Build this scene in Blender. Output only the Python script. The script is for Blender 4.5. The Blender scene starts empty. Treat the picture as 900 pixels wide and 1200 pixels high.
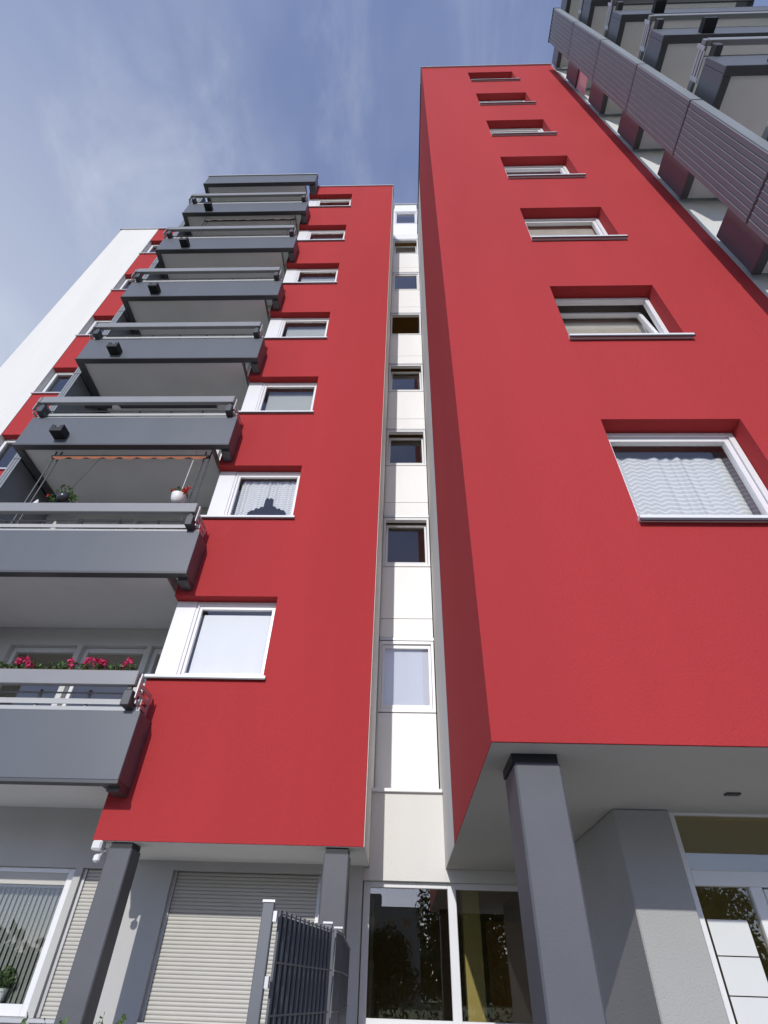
import bpy, bmesh, math, random
from mathutils import Vector, Matrix
random.seed(7)
scn = bpy.context.scene
C = scn.collection
# ------------------------------------------------------------------ camera
CAMZ = 1.6
fpx, pit, yaw, rol = 630.98, .7284, -.0467, .0347
Fv = Vector((math.sin(yaw)*math.cos(pit), math.cos(yaw)*math.cos(pit), math.sin(pit)))
Rv = Vector((math.cos(yaw), -math.sin(yaw), 0)); Uv = Rv.cross(Fv)
R2 = Rv*math.cos(rol)+Uv*math.sin(rol); U2 = Uv*math.cos(rol)-Rv*math.sin(rol)
cd = bpy.data.cameras.new('camera'); cam = bpy.data.objects.new('camera', cd); C.objects.link(cam)
cd.sensor_fit = 'HORIZONTAL'; cd.sensor_width = 36; cd.lens = fpx/900*36
cd.clip_start = .05; cd.clip_end = 3000
m = Matrix((R2, U2, -Fv)).transposed().to_4x4(); m.translation = (0, 0, CAMZ)
cam.matrix_world = m; scn.camera = cam
# ------------------------------------------------------------------ light, sky, exposure
LD = Vector((.15, 1, -.45)).normalized()
SUN_EL = math.asin(-LD.z); SUN_AZ = math.atan2(-LD.x, -LD.y)
sd = bpy.data.lights.new('sun', 'SUN'); sd.energy = 2.85; sd.angle = math.radians(.53); sd.color = (1, .965, .915)
sun = bpy.data.objects.new('sun', sd); C.objects.link(sun); sun.location = (-8, -40, 30)
sun.rotation_euler = LD.to_track_quat('-Z', 'Y').to_euler()
w = bpy.data.worlds.new('World'); scn.world = w; w.use_nodes = True
nt = w.node_tree; nt.nodes.clear()
def N(t, **k):
    n = nt.nodes.new(t)
    for a, b in k.items(): setattr(n, a, b)
    return n
sky = N('ShaderNodeTexSky', sky_type='NISHITA', sun_disc=False)
sky.sun_elevation = SUN_EL; sky.sun_rotation = SUN_AZ
sky.air_density = 1.0; sky.dust_density = .35; sky.ozone_density = 2.6
tc = N('ShaderNodeTexCoord')
def cloud(rot, scale, ns, lo, hi, detail=7, dist=.6):
    mp = N('ShaderNodeMapping'); mp.inputs['Rotation'].default_value = rot; mp.inputs['Scale'].default_value = scale
    nt.links.new(tc.outputs['Generated'], mp.inputs['Vector'])
    no = N('ShaderNodeTexNoise'); no.inputs['Scale'].default_value = ns; no.inputs['Detail'].default_value = detail
    no.inputs['Roughness'].default_value = .62; no.inputs['Distortion'].default_value = dist
    nt.links.new(mp.outputs[0], no.inputs['Vector'])
    mr = N('ShaderNodeMapRange', interpolation_type='SMOOTHSTEP'); mr.inputs['From Min'].default_value = lo; mr.inputs['From Max'].default_value = hi
    nt.links.new(no.outputs['Fac'], mr.inputs['Value'])
    return mr.outputs[0]
c1 = cloud((.3, .5, .9), (1, 1.0, 1), 1.5, .36, .80, 5, .4)
c2 = cloud((.2, -.4, .9), (2.2, .9, 1.1), 2.0, .50, .82, 9, .7)
mul = N('ShaderNodeMath', operation='MULTIPLY'); mul.inputs[1].default_value = .34; nt.links.new(c1, mul.inputs[0])
mul2 = N('ShaderNodeMath', operation='MULTIPLY'); mul2.inputs[1].default_value = .28; nt.links.new(c2, mul2.inputs[0])
ad0 = N('ShaderNodeMath', operation='ADD'); nt.links.new(mul.outputs[0], ad0.inputs[0]); nt.links.new(mul2.outputs[0], ad0.inputs[1])
dotn = N('ShaderNodeVectorMath', operation='DOT_PRODUCT'); dotn.inputs[1].default_value = Vector((-.80, .42, .42)).normalized()
nt.links.new(tc.outputs['Generated'], dotn.inputs[0])
bank = N('ShaderNodeMapRange', interpolation_type='SMOOTHSTEP'); bank.inputs['From Min'].default_value = .62; bank.inputs['From Max'].default_value = 1.02
bank.inputs['To Min'].default_value = .19; bank.inputs['To Max'].default_value = .84
nt.links.new(dotn.outputs['Value'], bank.inputs['Value'])
ad = N('ShaderNodeMath', operation='ADD', use_clamp=True); nt.links.new(bank.outputs[0], ad.inputs[1]); nt.links.new(ad0.outputs[0], ad.inputs[0])
tint = N('ShaderNodeMixRGB', blend_type='MULTIPLY'); tint.inputs['Fac'].default_value = 1; tint.inputs['Color2'].default_value = (1.2, 1.18, 1.55, 1)
nt.links.new(sky.outputs[0], tint.inputs['Color1'])
mx = N('ShaderNodeMixRGB'); mx.inputs['Color2'].default_value = (4.2, 4.6, 5.5, 1)
nt.links.new(ad.outputs[0], mx.inputs['Fac']); nt.links.new(tint.outputs[0], mx.inputs['Color1'])
bg = N('ShaderNodeBackground'); bg.inputs['Strength'].default_value = .14
nt.links.new(mx.outputs[0], bg.inputs['Color'])
wo = N('ShaderNodeOutputWorld'); nt.links.new(bg.outputs[0], wo.inputs['Surface'])
vs = scn.view_settings; vs.view_transform = 'Standard'; vs.look = 'None'; vs.gamma = 1; vs.exposure = 0; vs.use_curve_mapping = False
scn.render.engine = 'CYCLES'
scn.render.resolution_x, scn.render.resolution_y = 768, 1024
scn.cycles.max_bounces = 8; scn.cycles.transparent_max_bounces = 16

# ------------------------------------------------------------------ materials
MATS = {}
def mat(name, col, rough=.6, metal=0., noise=0., nscale=3., bump=0., bscale=120., spec=.5, streak=0.):
    mm = bpy.data.materials.new(name); mm.use_nodes = True; t = mm.node_tree; b = t.nodes['Principled BSDF']
    b.inputs['Base Color'].default_value = (*col, 1); b.inputs['Roughness'].default_value = rough
    b.inputs['Metallic'].default_value = metal; b.inputs['Specular IOR Level'].default_value = spec
    geo = t.nodes.new('ShaderNodeNewGeometry')
    if noise or streak:
        no = t.nodes.new('ShaderNodeTexNoise'); no.inputs['Scale'].default_value = nscale; no.inputs['Detail'].default_value = 6
        mp = t.nodes.new('ShaderNodeMapping')
        if streak: mp.inputs['Scale'].default_value = (1, 1, .12)
        t.links.new(geo.outputs['Position'], mp.inputs['Vector']); t.links.new(mp.outputs[0], no.inputs['Vector'])
        mr = t.nodes.new('ShaderNodeMapRange'); a = noise or streak
        mr.inputs['From Min'].default_value = .3; mr.inputs['From Max'].default_value = .7
        mr.inputs['To Min'].default_value = 1-a; mr.inputs['To Max'].default_value = 1+a*.6
        t.links.new(no.outputs['Fac'], mr.inputs['Value'])
        mix = t.nodes.new('ShaderNodeVectorMath'); mix.operation = 'SCALE'; mix.inputs[0].default_value = col
        t.links.new(mr.outputs[0], mix.inputs['Scale']); t.links.new(mix.outputs[0], b.inputs['Base Color'])
    if bump:
        nb = t.nodes.new('ShaderNodeTexNoise'); nb.inputs['Scale'].default_value = bscale; nb.inputs['Detail'].default_value = 3
        t.links.new(geo.outputs['Position'], nb.inputs['Vector'])
        bp = t.nodes.new('ShaderNodeBump'); bp.inputs['Strength'].default_value = bump; bp.inputs['Distance'].default_value = .01
        t.links.new(nb.outputs['Fac'], bp.inputs['Height']); t.links.new(bp.outputs[0], b.inputs['Normal'])
    MATS[name] = mm; return mm
mat('red_render', (.395, .035, .037), .88, streak=.07, nscale=.9, bump=.5, bscale=90, spec=.3)
mat('white_render', (.72, .71, .67), .88, streak=.035, nscale=2.2, bump=.35, bscale=90, spec=.3)
mat('white_sheet', (.80, .80, .785), .45, streak=.03, nscale=2.5)
mat('grey_wall', (.50, .50, .48), .85, streak=.05, nscale=2, bump=.35, spec=.3)
mat('pale_wall', (.62, .62, .59), .85, noise=.04, nscale=1.5, bump=.3, spec=.3)
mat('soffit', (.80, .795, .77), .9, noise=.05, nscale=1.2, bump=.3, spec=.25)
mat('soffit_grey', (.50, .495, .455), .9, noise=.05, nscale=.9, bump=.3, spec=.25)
mat('pvc_white', (.76, .765, .765), .32, noise=.02, nscale=4)
mat('aluminium', (.50, .51, .52), .42, .5, noise=.05, nscale=5)
mat('panel_grey', (.100, .110, .124), .42, streak=.06, nscale=2.0)
mat('rail_grey', (.235, .24, .245), .4, noise=.05, nscale=3)
mat('anthracite', (.06, .062, .068), .45, noise=.06, nscale=4)
mat('column_grey', (.098, .103, .114), .62, noise=.09, nscale=2.5, bump=.10, bscale=70)
mat('pier_grey', (.39, .392, .38), .85, noise=.05, nscale=1.5, bump=.6, bscale=80, spec=.3)
mat('clad_grey', (.215, .235, .25), .5, streak=.06, nscale=3)
mat('black_metal', (.008, .008, .009), .6)
mat('interior', (.58, .56, .51), .9)
mat('lobby_dark', (.30, .22, .11), .8)
mat('interior_brown', (.46, .25, .06), .8)
mat('interior_yellow', (.62, .58, .32), .8)
mat('slat_beige', (.50, .488, .44), .5, noise=.03, nscale=3)
mat('terracotta', (.32, .11, .06), .75, noise=.1, nscale=8)
mat('leaf', (.07, .13, .03), .6, noise=.45, nscale=14)
mat('leaf_dark', (.035, .07, .018), .6, noise=.4, nscale=6)
mat('petal_pink', (.62, .03, .13), .6, noise=.25, nscale=20)
mat('petal_red', (.60, .025, .02), .6, noise=.25, nscale=20)
mat('bark', (.10, .075, .05), .9, bump=.8, bscale=20)
mat('curtain', (.80, .80, .80), .9)
mat('blind_white', (.83, .83, .84), .8, streak=.05, nscale=3)
mat('sky_reflection_blue', (.60, .62, .74), .7, streak=.06, nscale=3)  # cloud reflection of the lowest stairwell pane, put into a flat colour
mat('sheet_grey', (.42, .43, .43), .45, noise=.05, nscale=4)
mat('blind_beige', (.56, .52, .45), .85, streak=.08, nscale=4)
mat('blind_slat', (.22, .235, .21), .8)
mat('blind_grey', (.42, .43, .40), .8)
mat('awning_orange', (.30, .10, .045), .8, noise=.15, nscale=10)
mat('awning_dark', (.10, .075, .06), .8)
mat('pink_cloth', (.75, .42, .46), .8)
mat('pot_white', (.8, .8, .78), .35)
mat('pot_dark', (.035, .035, .04), .25)
mat('fence_grey', (.12, .13, .142), .45, noise=.05, nscale=5)
mat('paving', (.38, .37, .345), .9, noise=.12, nscale=1.3, bump=.4, bscale=40)
mat('grass', (.075, .125, .035), .95, noise=.3, nscale=.6, bump=.5, bscale=30)
mat('far_render', (.28, .27, .25), .9, noise=.05)
mat('floor_stone', (.33, .32, .30), .7, noise=.08)
mat('frosted', (.66, .68, .67), .55, noise=.02)
def glassmat(name, tint, k, base):
    mm = bpy.data.materials.new(name); mm.use_nodes = True; t = mm.node_tree; t.nodes.clear()
    o = t.nodes.new('ShaderNodeOutputMaterial'); tr = t.nodes.new('ShaderNodeBsdfTransparent'); tr.inputs[0].default_value = (*tint, 1)
    gl = t.nodes.new('ShaderNodeBsdfGlossy'); gl.inputs['Roughness'].default_value = 0.004; gl.inputs[0].default_value = (.95, .96, 1, 1)
    lf = t.nodes.new('ShaderNodeLayerWeight'); lf.inputs['Blend'].default_value = .5
    lw = t.nodes.new('ShaderNodeMath'); lw.operation = 'POWER'; lw.inputs[1].default_value = 4.2; t.links.new(lf.outputs['Facing'], lw.inputs[0])
    ma = t.nodes.new('ShaderNodeMath'); ma.operation = 'MULTIPLY_ADD'; ma.use_clamp = True
    ma.inputs[1].default_value = k; ma.inputs[2].default_value = base
    mi = t.nodes.new('ShaderNodeMixShader'); t.links.new(lw.outputs[0], ma.inputs[0]); t.links.new(ma.outputs[0], mi.inputs[0])
    t.links.new(tr.outputs[0], mi.inputs[1]); t.links.new(gl.outputs[0], mi.inputs[2]); t.links.new(mi.outputs[0], o.inputs[0])
    MATS[name] = mm
glassmat('glass', (.965, .975, .97), .95, .05)
glassmat('glass_dark', (.88, .85, .74), .95, .10)
def lacemat():
    # thin net fabric: partly see-through with a wavy woven pattern
    mm = bpy.data.materials.new('lace'); mm.use_nodes = True; t = mm.node_tree; b = t.nodes['Principled BSDF']
    b.inputs['Base Color'].default_value = (.84, .84, .85, 1); b.inputs['Roughness'].default_value = .9
    geo = t.nodes.new('ShaderNodeNewGeometry'); sp = t.nodes.new('ShaderNodeSeparateXYZ'); t.links.new(geo.outputs['Position'], sp.inputs[0])
    def M(op, a, bb=None):
        n = t.nodes.new('ShaderNodeMath'); n.operation = op
        for i, q in enumerate((a, bb)):
            if q is None: continue
            if isinstance(q, (int, float)): n.inputs[i].default_value = q
            else: t.links.new(q, n.inputs[i])
        return n.outputs[0]
    sx = M('MULTIPLY', M('SINE', M('MULTIPLY', sp.outputs['X'], 58)), 1.3)
    zz = M('ADD', M('MULTIPLY', sp.outputs['Z'], 118), sx)
    s = M('SINE', zz); f = M('MULTIPLY', M('ADD', s, 1), .5); f2 = M('POWER', f, 3)
    al = M('ADD', M('MULTIPLY', f2, .3), .68)
    t.links.new(al, b.inputs['Alpha'])
    MATS['lace'] = mm
lacemat()

# ------------------------------------------------------------------ mesh helpers
WL = {}
class MB:
    def __init__(s): s.v = []; s.f = []
    def box(s, x0, x1, y0, y1, z0, z1):
        n = len(s.v)
        s.v += [(x0,y0,z0),(x1,y0,z0),(x1,y1,z0),(x0,y1,z0),(x0,y0,z1),(x1,y0,z1),(x1,y1,z1),(x0,y1,z1)]
        s.f += [tuple(n+i for i in q) for q in ((0,3,2,1),(4,5,6,7),(0,1,5,4),(1,2,6,5),(2,3,7,6),(3,0,4,7))]
        return s
    def poly(s, pts): n = len(s.v); s.v += [tuple(p) for p in pts]; s.f.append(tuple(range(n, n+len(pts)))); return s
    def prism(s, prof, x0, x1):      # profile in (y,z), extruded along x
        n = len(s.v); k = len(prof)
        s.v += [(x0, y, z) for y, z in prof] + [(x1, y, z) for y, z in prof]
        for i in range(k): s.f.append((n+i, n+(i+1)%k, n+k+(i+1)%k, n+k+i))
        s.f.append(tuple(n+i for i in reversed(range(k)))); s.f.append(tuple(n+k+i for i in range(k)))
        return s
    def tube(s, pts, rad, seg=8):
        pts = [Vector(p) for p in pts]; rads = rad if isinstance(rad, (list, tuple)) else [rad]*len(pts); n = len(s.v)
        for i, p in enumerate(pts):
            d = (pts[min(i+1, len(pts)-1)]-pts[max(i-1, 0)]).normalized()
            a = d.orthogonal().normalized(); b = d.cross(a)
            for j in range(seg):
                t = 2*math.pi*j/seg; s.v.append(tuple(p+(a*math.cos(t)+b*math.sin(t))*rads[i]))
        for i in range(len(pts)-1):
            for j in range(seg):
                s.f.append((n+i*seg+j, n+i*seg+(j+1)%seg, n+(i+1)*seg+(j+1)%seg, n+(i+1)*seg+j))
        s.f.append(tuple(n+j for j in reversed(range(seg)))); s.f.append(tuple(n+(len(pts)-1)*seg+j for j in range(seg)))
        return s
    def lathe(s, c, prof, seg=16):
        n = len(s.v)
        for r, z in prof:
            for j in range(seg): t = 2*math.pi*j/seg; s.v.append((c[0]+r*math.cos(t), c[1]+r*math.sin(t), c[2]+z))
        for i in range(len(prof)-1):
            for j in range(seg): s.f.append((n+i*seg+j, n+i*seg+(j+1)%seg, n+(i+1)*seg+(j+1)%seg, n+(i+1)*seg+j))
        s.f.append(tuple(n+j for j in reversed(range(seg)))); s.f.append(tuple(n+(len(prof)-1)*seg+j for j in range(seg)))
        return s
    def leaf(s, c, sz, d=None):
        d = d or Vector((random.gauss(0,1), random.gauss(0,1), random.gauss(0,1))).normalized()
        a = d.orthogonal().normalized(); b = d.cross(a); t = random.uniform(0, 6.28); a, b = a*math.cos(t)+b*math.sin(t), b*math.cos(t)-a*math.sin(t)
        c = Vector(c); s.poly([c-a*sz, c+b*sz*.5+d*sz*.12, c+a*sz, c-b*sz*.5+d*sz*.12]); return s
    def grid(s, xs, zs, holes, y0, y1):
        ok = lambda i, j: 0 <= i < len(xs)-1 and 0 <= j < len(zs)-1 and (i, j) not in holes
        ids = {}
        def V(i, j, y):
            k = (i, j, y)
            if k not in ids: ids[k] = len(s.v); s.v.append((xs[i], y, zs[j]))
            return ids[k]
        for i in range(len(xs)-1):
            for j in range(len(zs)-1):
                if not ok(i, j): continue
                s.f.append((V(i,j,y0), V(i+1,j,y0), V(i+1,j+1,y0), V(i,j+1,y0)))
                s.f.append((V(i,j+1,y1), V(i+1,j+1,y1), V(i+1,j,y1), V(i,j,y1)))
                if not ok(i-1, j): s.f.append((V(i,j,y1), V(i,j,y0), V(i,j+1,y0), V(i,j+1,y1)))
                if not ok(i+1, j): s.f.append((V(i+1,j,y0), V(i+1,j,y1), V(i+1,j+1,y1), V(i+1,j+1,y0)))
                if not ok(i, j-1): s.f.append((V(i,j,y1), V(i+1,j,y1), V(i+1,j,y0), V(i,j,y0)))
                if not ok(i, j+1): s.f.append((V(i,j+1,y0), V(i+1,j+1,y0), V(i+1,j+1,y1), V(i,j+1,y1)))
        return s
def thing(name, loc, label, cat, group=None):
    o = bpy.data.objects.new(name, None); C.objects.link(o); o.location = loc; o.empty_display_size = .3
    WL[o.name] = Vector(loc); tag(o, label, cat, group); return o
def tag(o, label=None, cat=None, group=None, kind=None):
    if label: o['label'] = label
    if cat: o['category'] = cat
    if group: o['group'] = group
    if kind: o['kind'] = kind
    return o
def put(name, mb, material, parent=None, bevel=0., smooth=False):
    vs_ = [Vector(v) for v in mb.v]
    lo = Vector([min(v[i] for v in vs_) for i in range(3)]); hi = Vector([max(v[i] for v in vs_) for i in range(3)])
    org = Vector(((lo.x+hi.x)/2, (lo.y+hi.y)/2, lo.z))
    me = bpy.data.meshes.new(name); me.from_pydata([tuple(v-org) for v in vs_], [], mb.f); me.update()
    if bevel:
        bm = bmesh.new(); bm.from_mesh(me)
        bmesh.ops.bevel(bm, geom=list(bm.edges), offset=bevel, segments=1, affect='EDGES', clamp_overlap=True)
        bm.to_mesh(me); bm.free()
    me.materials.append(MATS[material])
    if smooth: me.polygons.foreach_set('use_smooth', [True]*len(me.polygons))
    o = bpy.data.objects.new(name, me); C.objects.link(o)
    o.location = org-(WL[parent.name] if parent else Vector())
    if parent: o.parent = parent
    WL[o.name] = org; return o
def clone(o, d, parent=None, top=True):
    c = o.copy(); C.objects.link(c)
    if parent is not None: c.parent = parent
    if top: c.location = o.location+Vector(d)
    WL[c.name] = WL[o.name]+Vector(d)
    for ch in list(o.children): clone(ch, d, c, False)
    return c
H = 2.8
# ================================================================== the setting
g = put('ground', MB().poly([(-900,-900,0),(900,-900,0),(900,900,0),(-900,900,0)]), 'grass'); tag(g, 'lawn around the buildings', 'ground', kind='structure')
g = put('pavement', MB().box(-16, 18, -13.5, 7.7, .004, .03), 'paving'); tag(g, 'paved forecourt in front of the apartment house', 'pavement', kind='structure')

# ================================================================== left wing
A = thing('apartment_wing', (-5.7, 8.0, 0), 'red and white apartment wing with stacked grey balconies and a window bay on two pillars', 'building')
YL, YW, YB, YG = 6.69, 8.05, 6.32, 7.8
TOP = 23.43
# red bay
zs = [2.76]; holes = set()
for k in range(7): zs += [4.66+k*H, 5.90+k*H]
zs.append(TOP)
for k in range(7): holes.add((0, 1+2*k))
put('red_bay_wall', MB().grid([-3.37, -1.83, -.409], zs, holes, YL, YL+.22), 'red_render', A)
put('bay_side_wall', MB().box(-.4085, -.40, YL+.015, 8.298, 2.76, TOP-.01), 'white_render', A)
put('bay_side_wall', MB().grid([0, 1], zs, {(0, 1+2*k) for k in range(0)}, 0, 1) if False else MB().box(-3.36, -3.2, 7.03, YW-.003, 3.30, TOP-.02), 'pale_wall', A)
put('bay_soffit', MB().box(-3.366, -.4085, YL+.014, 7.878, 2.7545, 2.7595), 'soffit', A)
put('coping', MB().box(-3.42, -.37, YL-.035, YL+.4, TOP, TOP+.05), 'aluminium', A)
# bay windows
def bay_window():
    w_ = MB(); y0, y1 = 6.85, 6.93
    x0, x1, z0, z1 = -3.06, -1.832, 4.662, 5.898
    w_.box(-3.36, x0, y0-.01, 7.02, z0, z1)                       # wide corner post
    w_.box(x0, x0+.045, y0, y1, z0, z1).box(x1-.045, x1, y0, y1, z0, z1)
    w_.box(x0+.045, x1-.045, y0, y1, z1-.07, z1).box(x0+.045, x1-.045, y0, y1, z0, z0+.05)
    f = put('window', w_, 'pvc_white', A, .004)
    s = MB(); a, b, c, d = x0+.0455, x1-.0455, z0+.075, z1-.075; ys = y0+.02
    s.box(a, a+.045, ys, ys+.05, c, d).box(b-.045, b, ys, ys+.05, c, d).box(a+.045, b-.045, ys, ys+.05, d-.045, d).box(a+.045, b-.045, ys, ys+.05, c, c+.045)
    put('sash', s, 'pvc_white', f, .004)
    put('pane', MB().box(a+.04, b-.04, ys+.02, ys+.028, c+.04, d-.04), 'glass', f)
    put('sill', MB().box(-3.40, -1.79, YL-.045, YL+.16, 4.618, 4.657), 'pvc_white', f, .003)
    put('drip_edge', MB().box(-3.40, -1.79, YL-.047, YL-.03, 4.600, 4.617), 'anthracite', f)
    return f
bw = bay_window()
for k in range(1, 7): clone(bw, (0, 0, k*H))
# main wall behind
put('end_wall', MB().box(-10.95, -9.50, YW, YW+.3, 0.05, TOP), 'white_render', A)
put('end_wall', MB().box(-10.94, -10.65, YW+.301, 14, 0.05, TOP-.01), 'white_render', A)
put('coping', MB().box(-11.0, -3.45, YW-.04, YW+.4, TOP, TOP+.05), 'aluminium', A)
zs = [3.31]; holes = set()
for k in range(7): zs += [4.44+k*H, 5.62+k*H]
zs.append(TOP)
put('red_spandrel_wall', MB().grid([-9.497, -7.75, -7.32], zs, {(0, 1+2*k) for k in range(7)}, YW+.02, YW+.3), 'red_render', A)
def side_window():
    x0, x1, z0, z1 = -9.495, -7.752, 4.443, 5.617; y0, y1 = YW+.17, YW+.25
    q = MB().box(x0, x0+.09, y0, y1, z0, z1).box(x1-.09, x1, y0, y1, z0, z1).box(x0+.09, x1-.09, y0, y1, z1-.1, z1).box(x0+.09, x1-.09, y0, y1, z0, z0+.1).box(-8.63, -8.54, y0, y1, z0+.1, z1-.1)
    f = put('window', q, 'pvc_white', A, .004)
    put('pane', MB().box(x0+.08, -8.62, y0+.03, y0+.04, z0+.09, z1-.09), 'glass', f)
    put('pane', MB().box(-8.55, x1-.08, y0+.03, y0+.04, z0+.09, z1-.09), 'glass', f)
    put('sill', MB().box(x0-.03, x1+.03, YW-.03, YW+.16, z0-.04, z0-.002), 'aluminium', f)
    return f
sw = side_window()
for k in range(1, 7): clone(sw, (0, 0, k*H))
# loggia wall behind the balconies
def loggia(parent, dx, dy):
    xs = [-7.318, -6.56, -5.42, -5.33, -4.24, -4.16, -3.42, -3.372]
    zs = [3.312]; hl = set()
    for k in range(7):
        zs += [3.60+k*H, 5.80+k*H]
        for i in (1, 3, 5): hl.add((i, 1+2*k))
    zs.append(TOP)
    mb = MB().grid(xs, zs, hl, YW+.02, YW+.3); mb.v = [(x+dx, y+dy, z) for x, y, z in mb.v]
    put('loggia_wall', mb, 'pale_wall', parent)
    for (a, b) in ((-6.558, -5.422), (-5.328, -4.242), (-4.158, -3.422)):
        z0, z1, y0 = 3.603, 5.797, YW+.12
        q = MB().box(a, a+.07, y0, y0+.08, z0, z1).box(b-.07, b, y0, y0+.08, z0, z1).box(a+.07, b-.07, y0, y0+.08, z1-.08, z1).box(a+.07, b-.07, y0, y0+.08, z0, z0+.09)
        q.v = [(x+dx, y+dy, z) for x, y, z in q.v]
        f = put('balcony_door', q, 'pvc_white', parent, .004)
        put('pane', MB().box(a+.06+dx, b-.06+dx, y0+.03+dy, y0+.04+dy, z0+.08, z1-.07), 'glass', f)
        for k in range(1, 7): clone(f, (0, 0, k*H))
loggia(A, 0, 0)

# balcony template at world place of left stack, lowest
def balcony(parent, X, Y, Z, hopper=True):
    """X left end, Y front face, Z underside of the parapet"""
    L, D = 3.96, 1.74
    bal = put('balcony', MB().box(X+.095, X+3.585, Y+.095, Y+D, Z+.05, Z+.24), 'soffit', parent)
    put('front_panel', MB().box(X, X+L, Y, Y+.09, Z+.012, Z+.78), 'panel_grey', bal, .006)
    put('bottom_profile', MB().box(X-.012, X+L+.012, Y-.014, Y+.11, Z-.03, Z+.011), 'anthracite', bal, .004)
    put('side_panel', MB().box(X, X+.09, Y+.092, Y+.52, Z+.012, Z+.78), 'panel_grey', bal, .006)
    put('side_panel', MB().box(X, X+.09, Y+.523, Y+D-.01, Z+.012, Z+1.24), 'panel_grey', bal, .006)
    put('bottom_profile', MB().box(X-.008, X+.105, Y+.112, Y+D-.012, Z-.028, Z+.011), 'anthracite', bal)
    put('side_panel', MB().box(X+L-.09, X+L, Y+.092, Y+.362, Z+.012, Z+.78), 'panel_grey', bal, .006)
    put('bottom_profile', MB().box(X+L-.15, X+L-.005, Y+.112, Y+.362, Z-.075, Z+.011), 'anthracite', bal)
    put('infill_sheet', MB().box(X+.04, X+L-.04, Y+.04, Y+.05, Z+.782, Z+.84), 'sheet_grey', bal)
    put('infill_sheet', MB().box(X+.04, X+L-.04, Y+.03, Y+.04, Z+.865, Z+.93), 'sheet_grey', bal)
    for i in range(7):
        x = X+.12+i*(L-.24)/6
        put('post', MB().box(x-.014, x+.014, Y+.052, Y+.085, Z+.78, Z+1.05), 'rail_grey', bal)
    put('bar', MB().tube([(X+.06, Y+.03, Z+1.0), (X+L-.06, Y+.03, Z+1.0)], .011, 6), 'rail_grey', bal)
    # hand rail: box section carried outside on arms
    put('hand_rail', MB().box(X+.10, X+L-.10, Y-.165, Y-.085, Z+1.03, Z+1.215), 'rail_grey', bal, .007)
    put('hand_rail', MB().box(X+.03, X+.085, Y-.16, Y+.52, Z+1.05, Z+1.20), 'rail_grey', bal, .007)
    for x in (X+.11, X+L-.22):
        put('rail_arm', MB().box(x, x+.11, Y-.135, Y+.06, Z+.80, Z+.985), 'anthracite', bal, .008)
        put('arm_riser', MB().box(x+.03, x+.08, Y-.13, Y-.09, Z+.986, Z+1.03), 'anthracite', bal)
    # end bracket plate with slots
    for sx in (X+L-.085, X-.02):
        q = MB()
        y0, y1, z0, z1 = Y-.10, Y+.33, Z+.80, Z+1.20
        q.box(sx, sx+.012, y0, y0+.05, z0+.1, z1).box(sx, sx+.012, y1-.06, y1, z0, z1-.1)
        for zz in (z0+.1, z0+.2, z0+.30): q.box(sx, sx+.012, y0+.05, y1-.06, zz-.05, zz)
        put('end_bracket', q, 'aluminium', bal)
    if hopper:
        x, z = X+.70, Z+.14
        q = MB(); t = .02
        q.box(x, x+.22, Y-.21, Y-.001, z, z+t).box(x, x+t, Y-.21, Y-.001, z+t, z+.17).box(x+.22-t, x+.22, Y-.21, Y-.001, z+t, z+.17)
        q.box(x+t, x+.22-t, Y-.21, Y-.19, z+t, z+.10)
        q.box(x+t, x+.07, Y-.21, Y-.19, z+.10, z+.15).box(x+.15, x+.22-t, Y-.21, Y-.19, z+.10, z+.15)
        put('overflow_hopper', q, 'black_metal', bal)
    return bal
BZ = 3.26
b0 = balcony(A, -7.085, YB, BZ, False)
b1_ = balcony(A, -7.085, YB, BZ+2*H)
clone(b0, (0, 0, H))
for k in range(3, 7): clone(b1_, (0, 0, (k-2)*H))
def canopy(parent, X, Y, Z):
    c = put('balcony_roof', MB().box(X+.095, X+3.585, Y+.095, Y+1.74, Z+.05, Z+.3), 'soffit', parent)
    put('fascia', MB().box(X, X+3.96, Y, Y+.09, Z+.012, Z+.76), 'panel_grey', c, .006)
    put('fascia', MB().box(X, X+.09, Y+.092, Y+1.72, Z+.012, Z+.76), 'panel_grey', c, .006)
    put('fascia', MB().box(X+3.87, X+3.96, Y+.092, Y+.362, Z+.012, Z+.76), 'panel_grey', c, .006)
    put('bottom_profile', MB().box(X-.012, X+3.972, Y-.014, Y+.11, Z-.03, Z+.011), 'anthracite', c)
    put('bottom_profile', MB().box(X-.008, X+.105, Y+.112, Y+1.72, Z-.028, Z+.011), 'anthracite', c)
    put('bottom_profile', MB().box(X+3.75, X+3.96, Y+.112, Y+.362, Z-.10, Z+.011), 'anthracite', c)
    put('coping', MB().box(X-.02, X+3.98, Y-.03, Y+.14, Z+.762, Z+.81), 'aluminium', c)
    return c
canopy(A, -7.085, YB, BZ+7*H-.06)
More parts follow.
